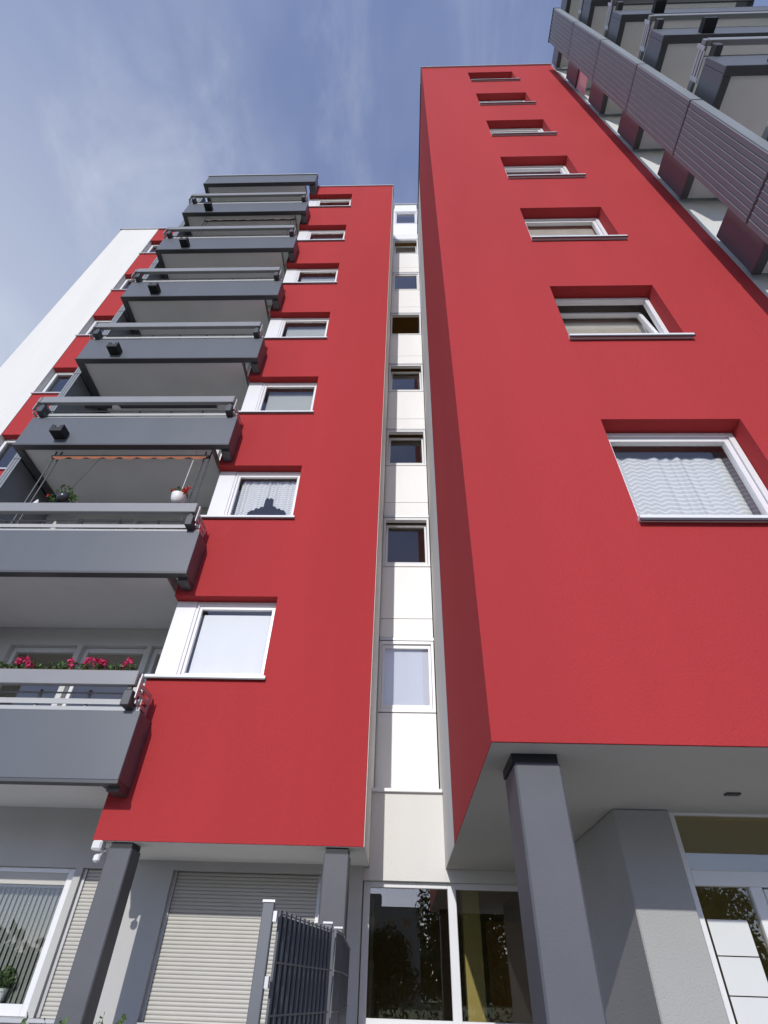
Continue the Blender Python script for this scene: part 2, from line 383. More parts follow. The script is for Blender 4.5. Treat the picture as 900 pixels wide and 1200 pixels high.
# clad screens, one panel per storey with vertical boards
def screen(parent, x0, x1, y0, y1, z0, z1, faces):
    p = put('clad_panel', MB().box(x0+.02, x1-.004, y0+.006, y1-.006, z0+.02, z1-.02), 'clad_grey', parent)
    put('joint_profile', MB().box(x0+.022, x1-.006, y0+.01, y1-.01, z1-.0198, z1+.0198), 'black_metal', p)
    n = 9; st = (y1-y0)/n
    if 'L' in faces:
        for i in range(n):
            a = y0+i*st; q = MB()
            pr_ = [(x0+.019, a+.004), (x0-.012, a+.004), (x0-.012, a+.014), (x0, a+.018), (x0, a+st-.006), (x0+.019, a+st-.006)]
            q.v = [(x, y, z0+.03) for x, y in pr_]+[(x, y, z1-.03) for x, y in pr_]
            q.f = [(i_, (i_+1) % 6, 6+(i_+1) % 6, 6+i_) for i_ in range(6)]+[(5,4,3,2,1,0), (6,7,8,9,10,11)]
            put('board', q, 'clad_grey', p)
    if 'F' in faces:
        st = (x1-x0)/3
        for i in range(3): put('board', MB().box(x0+i*st+.006, x0+(i+1)*st-.006, y0-.012, y0+.005, z0+.008, z1-.008), 'clad_grey', p)
    else:
        put('trim', MB().box(x0+.004, x1, y0-.012, y0+.005, z0+.024, z1-.024), 'clad_grey', p)
    put('support_arm', MB().box(x1-.003, x1+.145, y0+.2, y0+.5, z0+.10, z0+.2), 'anthracite', p)
    return p
s0 = screen(A, -7.385, -7.22, YB+.45, YW-.02, 3.35, 3.35+H, 'F')
for k in range(1, 7): clone(s0, (0, 0, k*H))
# ground floor of the wing
SH0, SH1 = -2.80, -.97
xs = [-10.95, -7.0, -3.60, SH0, SH1, -.47]; zs = [.05, 1.30, 2.655, 3.3085]
xs = [-10.6, -7.0, -4.02, -3.93, -3.45, SH0, SH1, -.47]
put('ground_floor_wall', MB().grid(xs, zs, {(1, 1), (3, 1), (5, 1)}, YG, YG+.24), 'grey_wall', A)
def gwin():
    x0, x1, z0, z1 = -6.995, -4.022, 1.303, 2.652; y0 = YG+.06
    q = MB().box(x1-.10, x1, y0, y0+.09, z0, z1).box(x0, x0+.1, y0, y0+.09, z0, z1).box(x0+.1, x1-.1, y0, y0+.09, z0, z0+.10).box(x0+.1, x1-.1, y0, y0+.09, z1-.05, z1)
    f = put('window', q, 'pvc_white', A, .005)
    put('shutter_box', MB().box(x0+.1, x1-.1, y0+.02, y0+.09, z1-.17, z1-.051), 'slat_beige', f)
    put('pane', MB().box(x0+.09, x1-.09, y0+.05, y0+.06, z0+.09, z1-.16), 'glass', f)
    put('sill', MB().box(x0-.04, x1+.03, YG-.07, y0-.002, z0-.045, z0-.004), 'aluminium', f, .004)
gwin()
def shutter(x0, x1, z0, z1):
    y = YG+.07
    f = put('roller_shutter', MB().box(x0+.042, x1-.042, y+.034, y+.05, z0+.01, z1), 'slat_beige', A)
    for gx in (x0+.003, x1-.04): put('guide_rail', MB().box(gx, gx+.037, y-.02, y+.06, z0, z1), 'aluminium', f)
    p = .037; n = int((z1-z0)/p)+1; first = None
    for i in range(n):
        if i == 0:
            a = z1-p; prof = [(y+.03, a+.002), (y+.012, a+.001), (y+.007, a+.009), (y+.006, a+.02), (y+.009, a+.03), (y+.015, a+.0355), (y+.03, a+.0362)]
            first = put('slat', MB().prism(prof, x0+.042, x1-.042), 'slat_beige', f)
        else: 
            if z1-p*(i+1) > z0-.03: clone(first, (0, 0, -i*p))
    put('sill', MB().box(x0-.03, x1+.03, YG-.07, YG+.045, z0-.04, z0-.003), 'aluminium', f, .004)
shutter(SH0, SH1, 1.303, 2.652)
shutter(-3.93, -3.45, 1.303, 2.652)
put('column', MB().box(-3.18, -2.92, 6.72, 6.99, .03, 2.70), 'column_grey', A, .012)
put('column_head', MB().box(-3.165, -2.935, 6.735, 6.975, 2.70, 2.753), 'black_metal', A)  # dark head; its black also carries the shadow under the bay edge
put('column', MB().box(-.83, -.56, 6.72, 6.99, .03, 2.70), 'column_grey', A, .012)
put('column_head', MB().box(-.815, -.575, 6.735, 6.975, 2.70, 2.753), 'black_metal', A)  # again black of its own plus the bay's shadow in the colour
# interior shell
put('back_wall', MB().box(-10.64, -.46, 13.9, 14.1, .05, TOP), 'interior', A)
for k in range(8):
    z = 3.45+k*H
    fl = put('floor_slab', MB().box(-10.6, -3.38, 8.36, 13.89, z-.1, z+.1), 'interior', A) if k == 0 else clone(fl, (0, 0, H))
    fb = put('floor_slab', MB().box(-3.37, -.43, 7.03, 13.89, z-.08, z+.12), 'interior', A) if k == 0 else clone(fb, (0, 0, H))
put('partition_wall', MB().box(-3.38, -3.24, 8.06, 13.88, .06, TOP-.05), 'interior', A)
put('partition_wall', MB().box(-7.12, -7.0, 8.36, 13.88, .06, TOP-.05), 'interior', A)
put('partition_wall', MB().box(-3.19, -.43, 10.4, 10.5, .06, TOP-.06), 'interior', A)

# ================================================================== stairwell
S = thing('stairwell_tower', (.07, 8.4, 0), 'narrow white stairwell strip with a column of small square windows between two red blocks', 'stairwell')
STOP = 26.5; YS = 8.36
xs = [-.399, -.395, .54, .543]
put('lower_wall', MB().box(-.398, .542, 7.88, 8.3, 2.62, 3.60), 'white_render', S)
put('lower_sill', MB().box(-.396, .54, 7.83, 8.355, 3.602, 3.645), 'pvc_white', S, .004)
z0s = 3.65
def stair_bay(k, tilt):
    dz = k*H
    # spandrel panels under the window
    put('panel', MB().box(-.385, .53, YS, YS+.10, (z0s if k == 0 else 3.745)+dz, 4.86+dz), 'white_sheet', S, .003)
    if k: put('panel', MB().box(-.385, .53, YS, YS+.10, 3.375+dz, 3.735+dz), 'white_sheet', S, .003)
    x0, x1, a, b = -.385, .53, 4.875+dz, 6.10+dz
    q = MB().box(x0, x0+.045, YS-.006, YS+.09, a, b).box(x1-.045, x1, YS-.006, YS+.09, a, b).box(x0+.045, x1-.045, YS-.006, YS+.09, b-.055, b).box(x0+.045, x1-.045, YS-.006, YS+.09, a, a+.05)
    f = put('window', q, 'pvc_white', S, .003)
    put('head_joint', MB().box(-.39, .535, YS-.012, YS+.08, 6.112+dz, 6.165+dz), 'aluminium', f)
    c, d, e, g_ = x0+.05, x1-.05, a+.055, b-.06
    s = MB().box(c, c+.04, 0, .05, 0, g_-e).box(d-.04, d, 0, .05, 0, g_-e).box(c+.04, d-.04, 0, .05, 0, .07).box(c+.04, d-.04, 0, .05, g_-e-.06, g_-e)
    p = MB().box(c+.035, d-.035, .02, .028, .065, g_-e-.055)
    ct, st = math.cos(tilt), math.sin(tilt)
    for mbx in (s, p): mbx.v = [(x, YS+.03+y*ct+z*st, e+z*ct-y*st) for x, y, z in mbx.v]
    put('sash', s, 'pvc_white', f)
    put('pane', p, 'glass', f)
    put('side_board', MB().box(-.397, -.3852, YS+.004, YS+.06, 3.40+dz if k else z0s, 6.1+dz), 'white_sheet', f)
for k in range(8): stair_bay(k, {1: .10, 2: .13, 3: .13, 4: .95, 6: .16}.get(k, 0))
put('upper_panel', MB().box(-.385, .53, YS, YS+.10, 6.175+7*H, STOP), 'white_sheet', S)
put('backing_wall', MB().box(-.399, .543, YS+.105, YS+.2, 6.11+7*H, STOP), 'white_sheet', S)
put('coping', MB().box(-.43, .575, YS-.05, YS+.4, STOP+.002, STOP+.05), 'aluminium', S)
put('side_wall', MB().box(-.423, -.40, 8.50, 14, TOP+.07, STOP), 'white_render', S)
put('side_wall', MB().box(.545, .57, 8.50, 14, TOP+.07, STOP), 'white_render', S)
for k in range(8):
    z = 4.62+k*H
    fl = put('landing', MB().box(-.38, .53, 8.6, 13.8, z-.16, z), 'interior_brown', S) if k == 0 else clone(fl, (0, 0, H))
put('stair_back_wall', MB().box(-.40, .543, 9.9, 10.0, 2.8, STOP-.05), 'interior_brown', S)
put('stair_roof', MB().box(-.38, .53, 8.6, 13.8, STOP-.16, STOP-.01), 'interior', S)
# ground floor glazing under stairwell and tower
put('lintel', MB().box(-.468, -.3985, 7.879, 8.3, 2.62, 2.7485), 'white_render', S)
put('lintel', MB().box(.5425, 2.2, 7.879, 8.3, 2.62, 2.7485), 'white_render', S)
put('lintel', MB().box(-.40, .542, YG+.035, 8.198, 2.695, 2.72), 'white_render', S) if False else None
def lobby_glass():
    y0 = 7.95; z0, z1 = 1.29, 2.618
    xs_ = [(-.46, -.38), (.56, .66), (1.62, 1.72)]
    q = MB()
    for a, b in xs_: q.box(a, b, y0, y0+.09, z0, z1)
    for a, b in ((-.38, .56), (.66, 1.62)): q.box(a, b, y0, y0+.09, z1-.06, z1).box(a, b, y0, y0+.09, z0, z0+.10)
    f = put('lobby_window', q, 'pvc_white', S, .005)
    put('pane', MB().box(-.39, .57, y0+.04, y0+.05, z0+.09, z1-.05), 'glass_dark', f)
    put('pane', MB().box(.65, 1.63, y0+.04, y0+.05, z0+.09, z1-.05), 'glass_dark', f)
    put('sill', MB().box(-.48, 1.75, 7.78, y0-.002, z0-.05, z0-.004), 'pvc_white', f, .004)
lobby_glass()
put('sill_wall', MB().box(-.468, 1.75, 7.86, 8.1, .04, 1.246), 'grey_wall', S)
put('lobby_floor', MB().box(-.46, 4.5, 8.11, 13.8, .1, .3), 'floor_stone', S)
put('lobby_ceiling', MB().box(-.46, 4.5, 8.31, 13.8, 2.72, 2.79), 'lobby_dark', S)
put('lobby_back_wall', MB().box(-.46, 4.5, 11.2, 11.35, .31, 2.71), 'lobby_dark', S)
put('lobby_pillar', MB().box(.80, 1.02, 8.75, 8.97, .31, 2.71), 'interior_yellow', S)
put('lobby_door', MB().box(1.35, 2.2, 10.9, 10.96, .31, 2.5), 'interior_brown', S)
put('lobby_side_wall', MB().box(-.55, -.465, 8.06, 11.2, .31, 2.71), 'lobby_dark', S)

# ================================================================== right tower
T = thing('apartment_tower', (2.6, 3.4, 0), 'tall red rendered apartment tower with recessed square windows, standing on grey pillars over the entrance', 'building')
YR, XL, XR = 3.383, .544, 4.60; RT = 23.47
zs = [2.755]
for k in range(7): zs += [4.56+k*H, 5.853+k*H]
zs.append(RT)
put('red_front_wall', MB().grid([XL, 1.938, 3.278, XR], zs, {(1, 1+2*k) for k in range(7)}, YR, YR+.26), 'red_render', T)
put('red_side_wall', MB().box(XL, XL+.2, YR+.261, 6.45, 2.757, RT), 'red_render', T)
put('white_side_wall', MB().box(XL+.001, XL+.2, 6.4505, 8.34, 2.757, RT-.01), 'white_render', T)
put('coping', MB().box(XL-.03, XR+.02, YR-.04, YR+.4, RT+.002, RT+.05), 'aluminium', T)
put('coping', MB().box(XL-.03, XL+.25, YR+.401, 8.4, RT+.002, RT+.05), 'anthracite', T)
def tower_window(k, tilt=0.):
    dz = k*H
    x0, x1, z0, z1 = 1.942, 3.274, 4.563+dz, 5.849+dz; y0 = YR+.17
    q = MB().box(x0, x0+.055, y0, y0+.08, z0, z1).box(x1-.055, x1, y0, y0+.08, z0, z1).box(x0+.055, x1-.055, y0, y0+.08, z1-.055, z1).box(x0+.055, x1-.055, y0, y0+.08, z0, z0+.055)
    f = put('window', q, 'pvc_white', T, .005)
    a, b, c, d = x0+.06, x1-.06, z0+.06, z1-.06; h = d-c
    s = MB().box(a, a+.05, 0, .06, 0, h).box(b-.05, b, 0, .06, 0, h).box(a+.05, b-.05, 0, .06, h-.05, h).box(a+.05, b-.05, 0, .06, 0, .05)
    p = MB().box(a+.045, b-.045, .025, .033, .045, h-.045)
    ct, st = math.cos(tilt), math.sin(tilt)
    for mbx in (s, p): mbx.v = [(x, y0+.02+y*ct+z*st, c+z*ct-y*st) for x, y, z in mbx.v]
    put('sash', s, 'pvc_white', f)
    put('pane', p, 'glass', f)
    put('sill', MB().box(1.925, 3.345, YR-.055, YR+.16, 4.522+dz, 4.558+dz), 'pvc_white', f, .003)
    put('drip_edge', MB().box(1.925, 3.345, YR-.057, YR-.04, 4.498+dz, 4.521+dz), 'anthracite', f)
for k in range(7): tower_window(k, {1: .13}.get(k, 0))
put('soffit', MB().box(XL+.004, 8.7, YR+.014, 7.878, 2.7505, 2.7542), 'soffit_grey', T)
put('column', MB().box(.70, .985, 3.56, 3.96, .03, 2.695), 'column_grey', T, .012)
put('column_head', MB().box(.69, .975, 3.575, 3.945, 2.695, 2.7495), 'black_metal', T)  # dark head, with the tower overhang's shadow also put into its black
put('pier', MB().box(1.69, 2.13, 4.85, 7.2, .03, 2.7495), 'pier_grey', T, .01)
q = MB().box(2.36, 2.46, 4.33, 4.385, 2.738, 2.7500)
put('soffit_spotlight', q, 'anthracite', T)
def entrance():
    y0 = 4.93
    q = MB().box(2.135, 2.20, y0, y0+.08, .16, 2.755).box(2.60, 2.69, y0, y0+.08, .16, 2.26).box(3.9, 4.0, y0, y0+.08, .16, 2.755)
    q.box(2.20, 3.9, y0, y0+.08, 2.26, 2.36).box(2.20, 3.9, y0, y0+.08, 2.735, 2.755).box(2.20, 2.60, y0, y0+.08, .16, .3).box(2.69, 3.9, y0, y0+.08, .16, .2)
    f = put('entrance_front', q, 'pvc_white', T, .005)
    put('transom_pane', MB().box(2.19, 3.91, y0+.03, y0+.04, 2.35, 2.745), 'glass_dark', f)
    put('pane', MB().box(2.19, 2.61, y0+.03, y0+.04, .29, 2.27), 'glass_dark', f)
    put('door_pane', MB().box(2.78, 3.8, y0+.03, y0+.04, .35, 2.17), 'glass_dark', f)
    put('door_leaf', MB().box(2.70, 2.78, y0+.01, y0+.07, .21, 2.25).box(3.8, 3.88, y0+.01, y0+.07, .21, 2.25).box(2.78, 3.8, y0+.01, y0+.07, 2.17, 2.25).box(2.78, 3.8, y0+.01, y0+.07, .21, .35), 'pvc_white', f, .004)
    for i in range(8):
        z1 = 2.06-i*.21
        put('frosted_panel', MB().box(2.225, 2.51, y0+.027, y0+.0295, z1-.203, z1), 'frosted', f)
entrance()
put('threshold', MB().box(1.7, 8.0, 3.9, 5.6, .031, .15), 'floor_stone', T)
put('hall_back_wall', MB().box(2.14, 6, 7.6, 7.75, .16, 2.76), 'interior_yellow', T)
put('hall_ceiling', MB().box(2.14, 4.01, 5.02, 7.59, 2.72, 2.745), 'interior_yellow', T)
put('hall_side_wall', MB().box(4.02, 4.3, 4.93, 7.6, .16, 2.76), 'interior', T)
# wall behind the tower's balconies, balconies and clad screen
dX, dY = 4.63+7.085, 1.575-YB
put('balcony_wall', MB().box(XR+.002, 8.9, YR+.02, YR+.3, 2.77, RT-.02), 'pale_wall', T)
for k in range(8):
    if k == 0: rb = balcony(T, 4.63, 1.62, BZ, True)
    elif k < 7: clone(rb, (0, 0, k*H))
canopy(T, 4.63, 1.62, BZ+7*H-.06)
for k in range(7):
    rs = screen(T, 4.315, 4.48, 2.03, 2.76, 3.35, 3.35+H, 'L') if k == 0 else clone(rs, (0, 0, H))
screen_top = put('clad_cap', MB().box(4.30, 4.495, 2.01, 2.775, 3.35+7*H+.002, 3.35+7*H+.05), 'anthracite', T)
put('back_wall', MB().box(XL+.2, 8.9, 13.9, 14.1, .05, RT), 'interior', T)
for k in range(8):
    z = 3.45+k*H
    fl = put('floor_slab', MB().box(XL+.21, XR-.01, YR+.27, 13.89, z-.1, z+.1), 'interior', T) if k == 0 else clone(fl, (0, 0, H))
put('partition_wall', MB().box(XL+.22, XR-.02, 6.6, 6.7, 2.95, RT-.05), 'interior', T)
put('partition_wall', MB().box(XR-.01, XR+.15, YR+.31, 13.8, 2.95, RT-.05), 'interior', T)

# ================================================================== things in and on the buildings
# curtains, blinds and an added reflection sheet
def drape(name, x0, x1, y, z0, z1, label, cat, material, waves=9, amp=.02, lower=None):
    q = MB(); n = waves*8
    for i in range(n+1):
        t = i/n; x = x0+(x1-x0)*t; yy = y+amp*(math.sin(t*waves*2*math.pi+1.3*math.sin(t*9))*(.6+.5*math.sin(t*13+1))+.6*math.sin(t*waves*3.1+2))
        zl = lower(t) if lower else z0
        q.v += [(x, yy, zl), (x, yy, z1)]
    for i in range(n): q.f.append((2*i, 2*i+2, 2*i+3, 2*i+1))
    o = put(name, q, material); tag(o, label, cat); return o
put_ = drape('net_curtain', 1.98, 3.30, YR+.36, 4.62, 5.68, 'patterned white net curtain behind the lowest window of the red tower', 'curtain', 'lace', 12, .012)
o = put('blind_or_reflection', MB().box(-2.95, -1.95, 6.965, 6.972, 4.72, 5.74), 'blind_white'); tag(o, 'drawn white blind filling the lowest window of the red bay', 'blind')
drape('lace_curtain', -2.95, -1.92, 7.0, 0, 8.58, 'scalloped white lace valance in the second window of the red bay', 'curtain', 'lace', 14, .012, lambda t: 7.74+.03*abs(math.sin(t*40))+.26*(1 if abs(t-.55) < .33 else 0)*(1-abs(t-.55)/.5)+(.16 if abs(t-.55) < .08 else 0))
drape('cafe_curtain', -2.95, -1.92, 7.02, 7.50, 7.68, 'short white lace strip along the bottom of the second bay window', 'curtain', 'lace', 16, .01)
o = put('blind_or_reflection', MB().box(-.31, .46, 8.46, 8.468, 5.0, 6.02), 'sky_reflection_blue'); tag(o, 'pale bluish sheet standing in for sky reflection in the lowest stairwell window', 'blind')  # added sheet; its colour stands for the clouds mirrored in this pane
for k, (h_, mt, lab) in {2: (.9, 'blind_grey', 'grey blind behind the third window of the red bay'), 3: (.8, 'blind_grey', 'grey blind behind the fourth window of the red bay')}.items():
    o = put('blind_or_reflection', MB().box(-2.95, -1.95, 7.06, 7.066, 5.75-h_+k*H, 5.76+k*H), mt); tag(o, lab, 'blind')
for k, (h_, mt, lab) in {1: (.95, 'blind_beige', 'beige blind behind the tilted second window of the red tower'), 2: (.7, 'blind_beige', 'beige blind behind the third window of the red tower'), 3: (1.0, 'blind_white', 'pale blind behind the fourth window of the red tower'), 4: (.9, 'blind_beige', 'beige blind behind the fifth window of the red tower'), 5: (1.0, 'blind_white', 'pale blind behind the sixth window of the red tower'), 6: (1.0, 'blind_beige', 'beige blind behind the topmost window of the red tower')}.items():
    o = put('blind_or_reflection', MB().box(1.97, 3.25, YR+(.46 if k == 1 else .29), YR+(.466 if k == 1 else .296), 5.84-h_+k*H, 5.84+k*H), mt); tag(o, lab, 'blind')
for k, (h_, mt, lab) in {4: (.8, 'blind_grey', 'grey blind behind the fifth window of the red bay'), 5: (.5, 'blind_white', 'half drawn white blind behind the sixth window of the red bay'), 6: (1.0, 'blind_grey', 'grey blind behind the topmost window of the red bay')}.items():
    o = put('blind_or_reflection', MB().box(-2.95, -1.95, 7.06, 7.066, 5.75-h_+k*H, 5.76+k*H), mt); tag(o, lab, 'blind')
# vertical blind in the ground floor window
V_ = thing('vertical_blind', (-5.0, 8.1, 1.4), 'grey vertical slat blind behind the ground floor window', 'blind')
put('head_track', MB().box(-6.9, -4.1, 8.06, 8.10, 2.47, 2.50), 'pvc_white', V_)
for i in range(44):
    x = -6.88+i*.063
    if i == 0:
        q = MB(); a = -.42; dx, dy = .032*math.cos(a), .032*math.sin(a)
        q.poly([(x-dx, 8.08-dy, 1.40), (x+dx, 8.08+dy, 1.40), (x+dx, 8.08+dy, 2.465), (x-dx, 8.08-dy, 2.465)])
        vb = put('slat', q, 'blind_slat', V_)
    else: clone(vb, (i*.063, 0, 0))
def clump(mb, c, r, n, sz, flat=1.):
    for i in range(n):
        d = Vector((random.gauss(0,1), random.gauss(0,1), random.gauss(0,1))).normalized()*r*random.random()**.4
        mb.leaf((c[0]+d.x, c[1]+d.y, c[2]+d.z*flat), sz*random.uniform(.6, 1.3))
    return mb
# plant on the ground floor window ledge
P_ = thing('potted_plant', (-4.55, 7.98, 1.42), 'pale green potted plant on the ground floor window ledge', 'plant')
put('pot', MB().lathe((-4.5, 7.99, 1.405), [(.05, 0), (.075, .11), (.08, .12)]), 'pot_white', P_)
put('foliage', clump(clump(MB(), (-4.5, 7.99, 1.60), .12, 150, .03), (-4.62, 7.99, 1.55), .08, 70, .03), 'leaf', P_)
# geranium boxes on the lowest hand rail
for i, (x0, x1) in enumerate(((-6.35, -5.35), (-5.31, -4.31), (-4.27, -3.42))):
    B = thing('flower_box', ((x0+x1)/2, 6.30, BZ+1.22), ('terracotta trough of pink geraniums on the lowest balcony, first from the clad screen', 'terracotta trough of pink geraniums on the lowest balcony, between two others', 'terracotta trough of pink geraniums on the lowest balcony, next to the red bay')[i], 'flower box', 'geranium boxes on the lowest balcony rail')
    q = MB().prism([(6.26, BZ+1.12), (6.36, BZ+1.12), (6.38, BZ+1.255), (6.24, BZ+1.255)], x0, x1)
    put('trough', q, 'terracotta', B, .004)
    fo = MB(); fl = MB()
    for j in range(8):
        x = x0+.06+(x1-x0-.12)*j/7+random.uniform(-.06, .06); hh = random.uniform(.0, .07)
        clump(fo, (x, 6.31, BZ+1.30+hh*.5), .09, 34, .028, .6)
        for s_ in range(random.choice((1, 2, 2, 0))):
            cx, cz = x+random.uniform(-.07, .07), BZ+1.335+hh+random.uniform(-.03, .05)
            fo.tube([(x, 6.30, BZ+1.26), (cx, 6.26, cz)], .004, 4)
            clump(fl, (cx, 6.26, cz), .05, 46, .02)
    put('foliage', fo, 'leaf', B); put('blossom', fl, 'petal_pink', B)
Z3 = BZ+2*H
B = thing('flower_box', (-5.0, 6.32, Z3+1.1), 'long trough of small white blossoms on the rail of the third balcony', 'flower box')
put('trough', MB().prism([(6.26, Z3+1.1), (6.36, Z3+1.1), (6.38, Z3+1.205), (6.25, Z3+1.205)], -6.2, -3.6), 'anthracite', B)
fo = MB(); fl = MB()
for j in range(20):
    x = -6.1+j*.125+random.uniform(-.05, .05)
    clump(fo, (x, 6.31, Z3+1.21), .05, 18, .022, .6)
    if random.random() < .5: clump(fl, (x, 6.29, Z3+1.26+random.uniform(0, .03)), .03, 18, .016)
put('foliage', fo, 'leaf', B); put('blossom', fl, 'pot_white', B)
# hanging baskets, second balcony
Z2 = BZ+H
HP = thing('hanging_pot', (-3.76, 6.5, Z2+1.50), 'white hanging pot with red flowers under the third balcony', 'hanging pot')
c = (-3.77, 6.5, Z2+1.52)
put('pot', MB().lathe(c, [(.05, 0), (.09, .04), (.115, .10), (.12, .16), (.125, .175), (.10, .175)], 20), 'pot_white', HP, smooth=True)
put('cord', MB().tube([(c[0], c[1], c[2]+.16), (c[0]+.01, c[1], c[2]+.42), (c[0]+.012, c[1], BZ+2*H+.05)], .006, 5), 'pot_white', HP)
put('foliage', clump(MB(), (c[0], c[1], c[2]+.22), .15, 110, .03, .6), 'leaf', HP)
q = MB()
for i in range(9): clump(q, (c[0]+random.uniform(-.15, .15), c[1]-random.uniform(0, .1), c[2]+.22+random.uniform(-.05, .1)), .04, 26, .02)
put('blossom', q, 'petal_red', HP)
HP = thing('hanging_pot', (-5.72, 6.5, Z2+1.5), 'dark round hanging pot with trailing green plant under the third balcony', 'hanging pot')
c = (-5.73, 6.5, Z2+1.53)
put('pot', MB().lathe(c, [(.04, 0), (.09, .03), (.115, .09), (.11, .15), (.08, .18)], 20), 'pot_dark', HP, smooth=True)
put('cord', MB().tube([(c[0], c[1], c[2]+.15), (c[0]+.2, c[1]+.1, BZ+2*H+.05)], .004, 5), 'black_metal', HP)
put('foliage', clump(clump(clump(MB(), (c[0], c[1], c[2]+.22), .16, 120, .032, .7), (c[0]+.17, c[1], c[2]+.08), .08, 50, .03), (c[0]-.18, c[1], c[2]+.10), .08, 50, .03), 'leaf', HP)
put('blossom', clump(MB(), (c[0]-.24, c[1]-.05, c[2]+.12), .04, 24, .02), 'petal_red', HP)
for i, (x, z, lab) in enumerate(((-5.98, Z2+1.22, 'small white cone on the balcony rail beside the dark hanging pot'), (-5.55, Z2+H+1.05, 'small white cone standing behind the rail of the third balcony'))):
    o = put('cone_lamp', MB().lathe((x, 6.32, z), [(.085, 0), (.08, .012), (.012, .2), (.004, .21)], 14), 'pot_white'); tag(o, lab, 'lamp')
# clamp awnings
def awning(k, material, label, x0=-6.4, x1=-3.5):
    zt = BZ+(k+1)*H+.045; y = 6.52; zb = BZ+k*H+.82
    W_ = thing('awning', ((x0+x1)/2, y, zb), label, 'awning')
    put('roller_tube', MB().tube([(x0, y, zt-.16), (x1, y, zt-.16)], .035, 10), 'black_metal', W_)
    for xx in (x0, x0+.10, x1-.10, x1):
        put('pole', MB().tube([(xx, y+.03, zb), (xx, y+.03, zt)], .013, 8), 'anthracite', W_)
    q = MB(); n = 96
    for i in range(n+1):
        t = i/n; x = x0+.04+(x1-x0-.08)*t
        q.v += [(x, y-.04+.006*math.sin(t*40), zt-.215-.05*abs(math.sin(t*math.pi*9))), (x, y-.04, zt-.19)]
    for i in range(n): q.f.append((2*i, 2*i+2, 2*i+3, 2*i+1))
    put('valance', q, material, W_)
awning(1, 'awning_orange', 'rolled clamp awning with scalloped orange valance above the second balcony')
awning(5, 'awning_dark', 'rolled clamp awning with dark scalloped valance above the sixth balcony')
# pink cloth blind high on the tower balcony
o = put('side_blind', MB().box(4.66, 4.68, 2.78, 3.36, BZ+6*H-.95, BZ+6*H-.02), 'pink_cloth'); tag(o, 'pink cloth side blind between two upper balconies of the red tower', 'blind')
# floodlight under the bay corner
FL = thing('floodlight', (-3.27, 6.72, 2.62), 'small white floodlight with motion sensor fixed under the red bay corner', 'floodlight')
put('bracket', MB().box(-3.25, -3.18, 6.78, 6.82, 2.66, 2.70).box(-3.20, -3.181, 6.76, 6.84, 2.62, 2.72), 'anthracite', FL)
q = MB().box(-3.36, -3.25, 6.68, 6.80, 2.67, 2.76); put('lamp_head', q, 'pot_white', FL, .012)
put('lens', MB().box(-3.345, -3.265, 6.672, 6.681, 2.685, 2.745), 'frosted', FL)
put('sensor', MB().lathe((-3.27, 6.72, 2.56), [(.02, 0), (.04, .015), (.04, .06), (.02, .075)], 12), 'pot_white', FL)
put('arm', MB().tube([(-3.27, 6.74, 2.62), (-3.24, 6.79, 2.68)], .012, 8), 'pot_white', FL)
# fence
FE = thing('fence', (-.55, 4.3, .03), 'dark grey double-rod metal fence beside the middle pillar', 'fence')
def lerp(a, b, t): return a+(b-a)*t
PA, PB_, PC_ = (-.70, 3.50), (-.50, 4.62), (-.46, 4.98)
ZT = 1.94
for (x, y), zt in ((PA, ZT+.0), (PB_, ZT), (PC_, ZT)):
    put('post', MB().box(x-.03, x+.03, y-.02, y+.02, .03, zt), 'fence_grey', FE, .004)
    put('post_cap', MB().box(x-.033, x+.033, y-.023, y+.023, zt+.001, zt+.012), 'aluminium', FE)
for zc in (1.30, 1.60, 1.86):
    put('clamp', MB().box(PA[0]+.031, PA[0]+.05, PA[1]-.015, PA[1]+.025, zc, zc+.045), 'aluminium', FE)
def rods(a, b, n, zt):
    fx, fy = (b[0]-a[0]), (b[1]-a[1]); L_ = math.hypot(fx, fy); ux, uy = fx/L_, fy/L_
    for i in range(n):
        t = (i+.5)/n; x, y = lerp(a[0], b[0], t), lerp(a[1], b[1], t)
        q = MB(); hw, ht = .016, .006
        c_ = [(x-ux*hw+uy*ht, y-uy*hw-ux*ht), (x+ux*hw+uy*ht, y+uy*hw-ux*ht), (x+ux*hw-uy*ht, y+uy*hw+ux*ht), (x-ux*hw-uy*ht, y-uy*hw+ux*ht)]
        q.v = [(p[0], p[1], .1) for p in c_]+[(p[0], p[1], zt) for p in c_]
        q.f = [(3,2,1,0),(4,5,6,7),(0,1,5,4),(1,2,6,5),(2,3,7,6),(3,0,4,7)]
        put('bar', q, 'fence_grey', FE)
        if i < n-1:
            q2 = MB(); st = L_/n; cx, cy = x+ux*st/2-uy*.006, y+uy*st/2+ux*.006; hw, ht = st/2-.012, .0015
            c_ = [(cx-ux*hw+uy*ht, cy-uy*hw-ux*ht), (cx+ux*hw+uy*ht, cy+uy*hw-ux*ht), (cx+ux*hw-uy*ht, cy+uy*hw+ux*ht), (cx-ux*hw-uy*ht, cy-uy*hw+ux*ht)]
            q2.v = [(p[0], p[1], .12) for p in c_]+[(p[0], p[1], zt-.02) for p in c_]; q2.f = q.f
            put('privacy_strip', q2, 'black_metal', FE)
    for z in (.3, .5, .7, .9, 1.1, 1.3, 1.5, 1.70, 1.90):
        if z > zt: continue
        put('rail', MB().tube([(a[0]+uy*.012, a[1]-ux*.012, z), (b[0]+uy*.012, b[1]-ux*.012, z)], .004, 6), 'fence_grey', FE)
rods((-.655, 3.54), (-.47, 4.60), 13, 1.915)
rods((-.45, 4.66), (-.43, 4.96), 7, 1.915)
rods((-.43, 5.02), (-.50, 6.68), 24, 1.915)
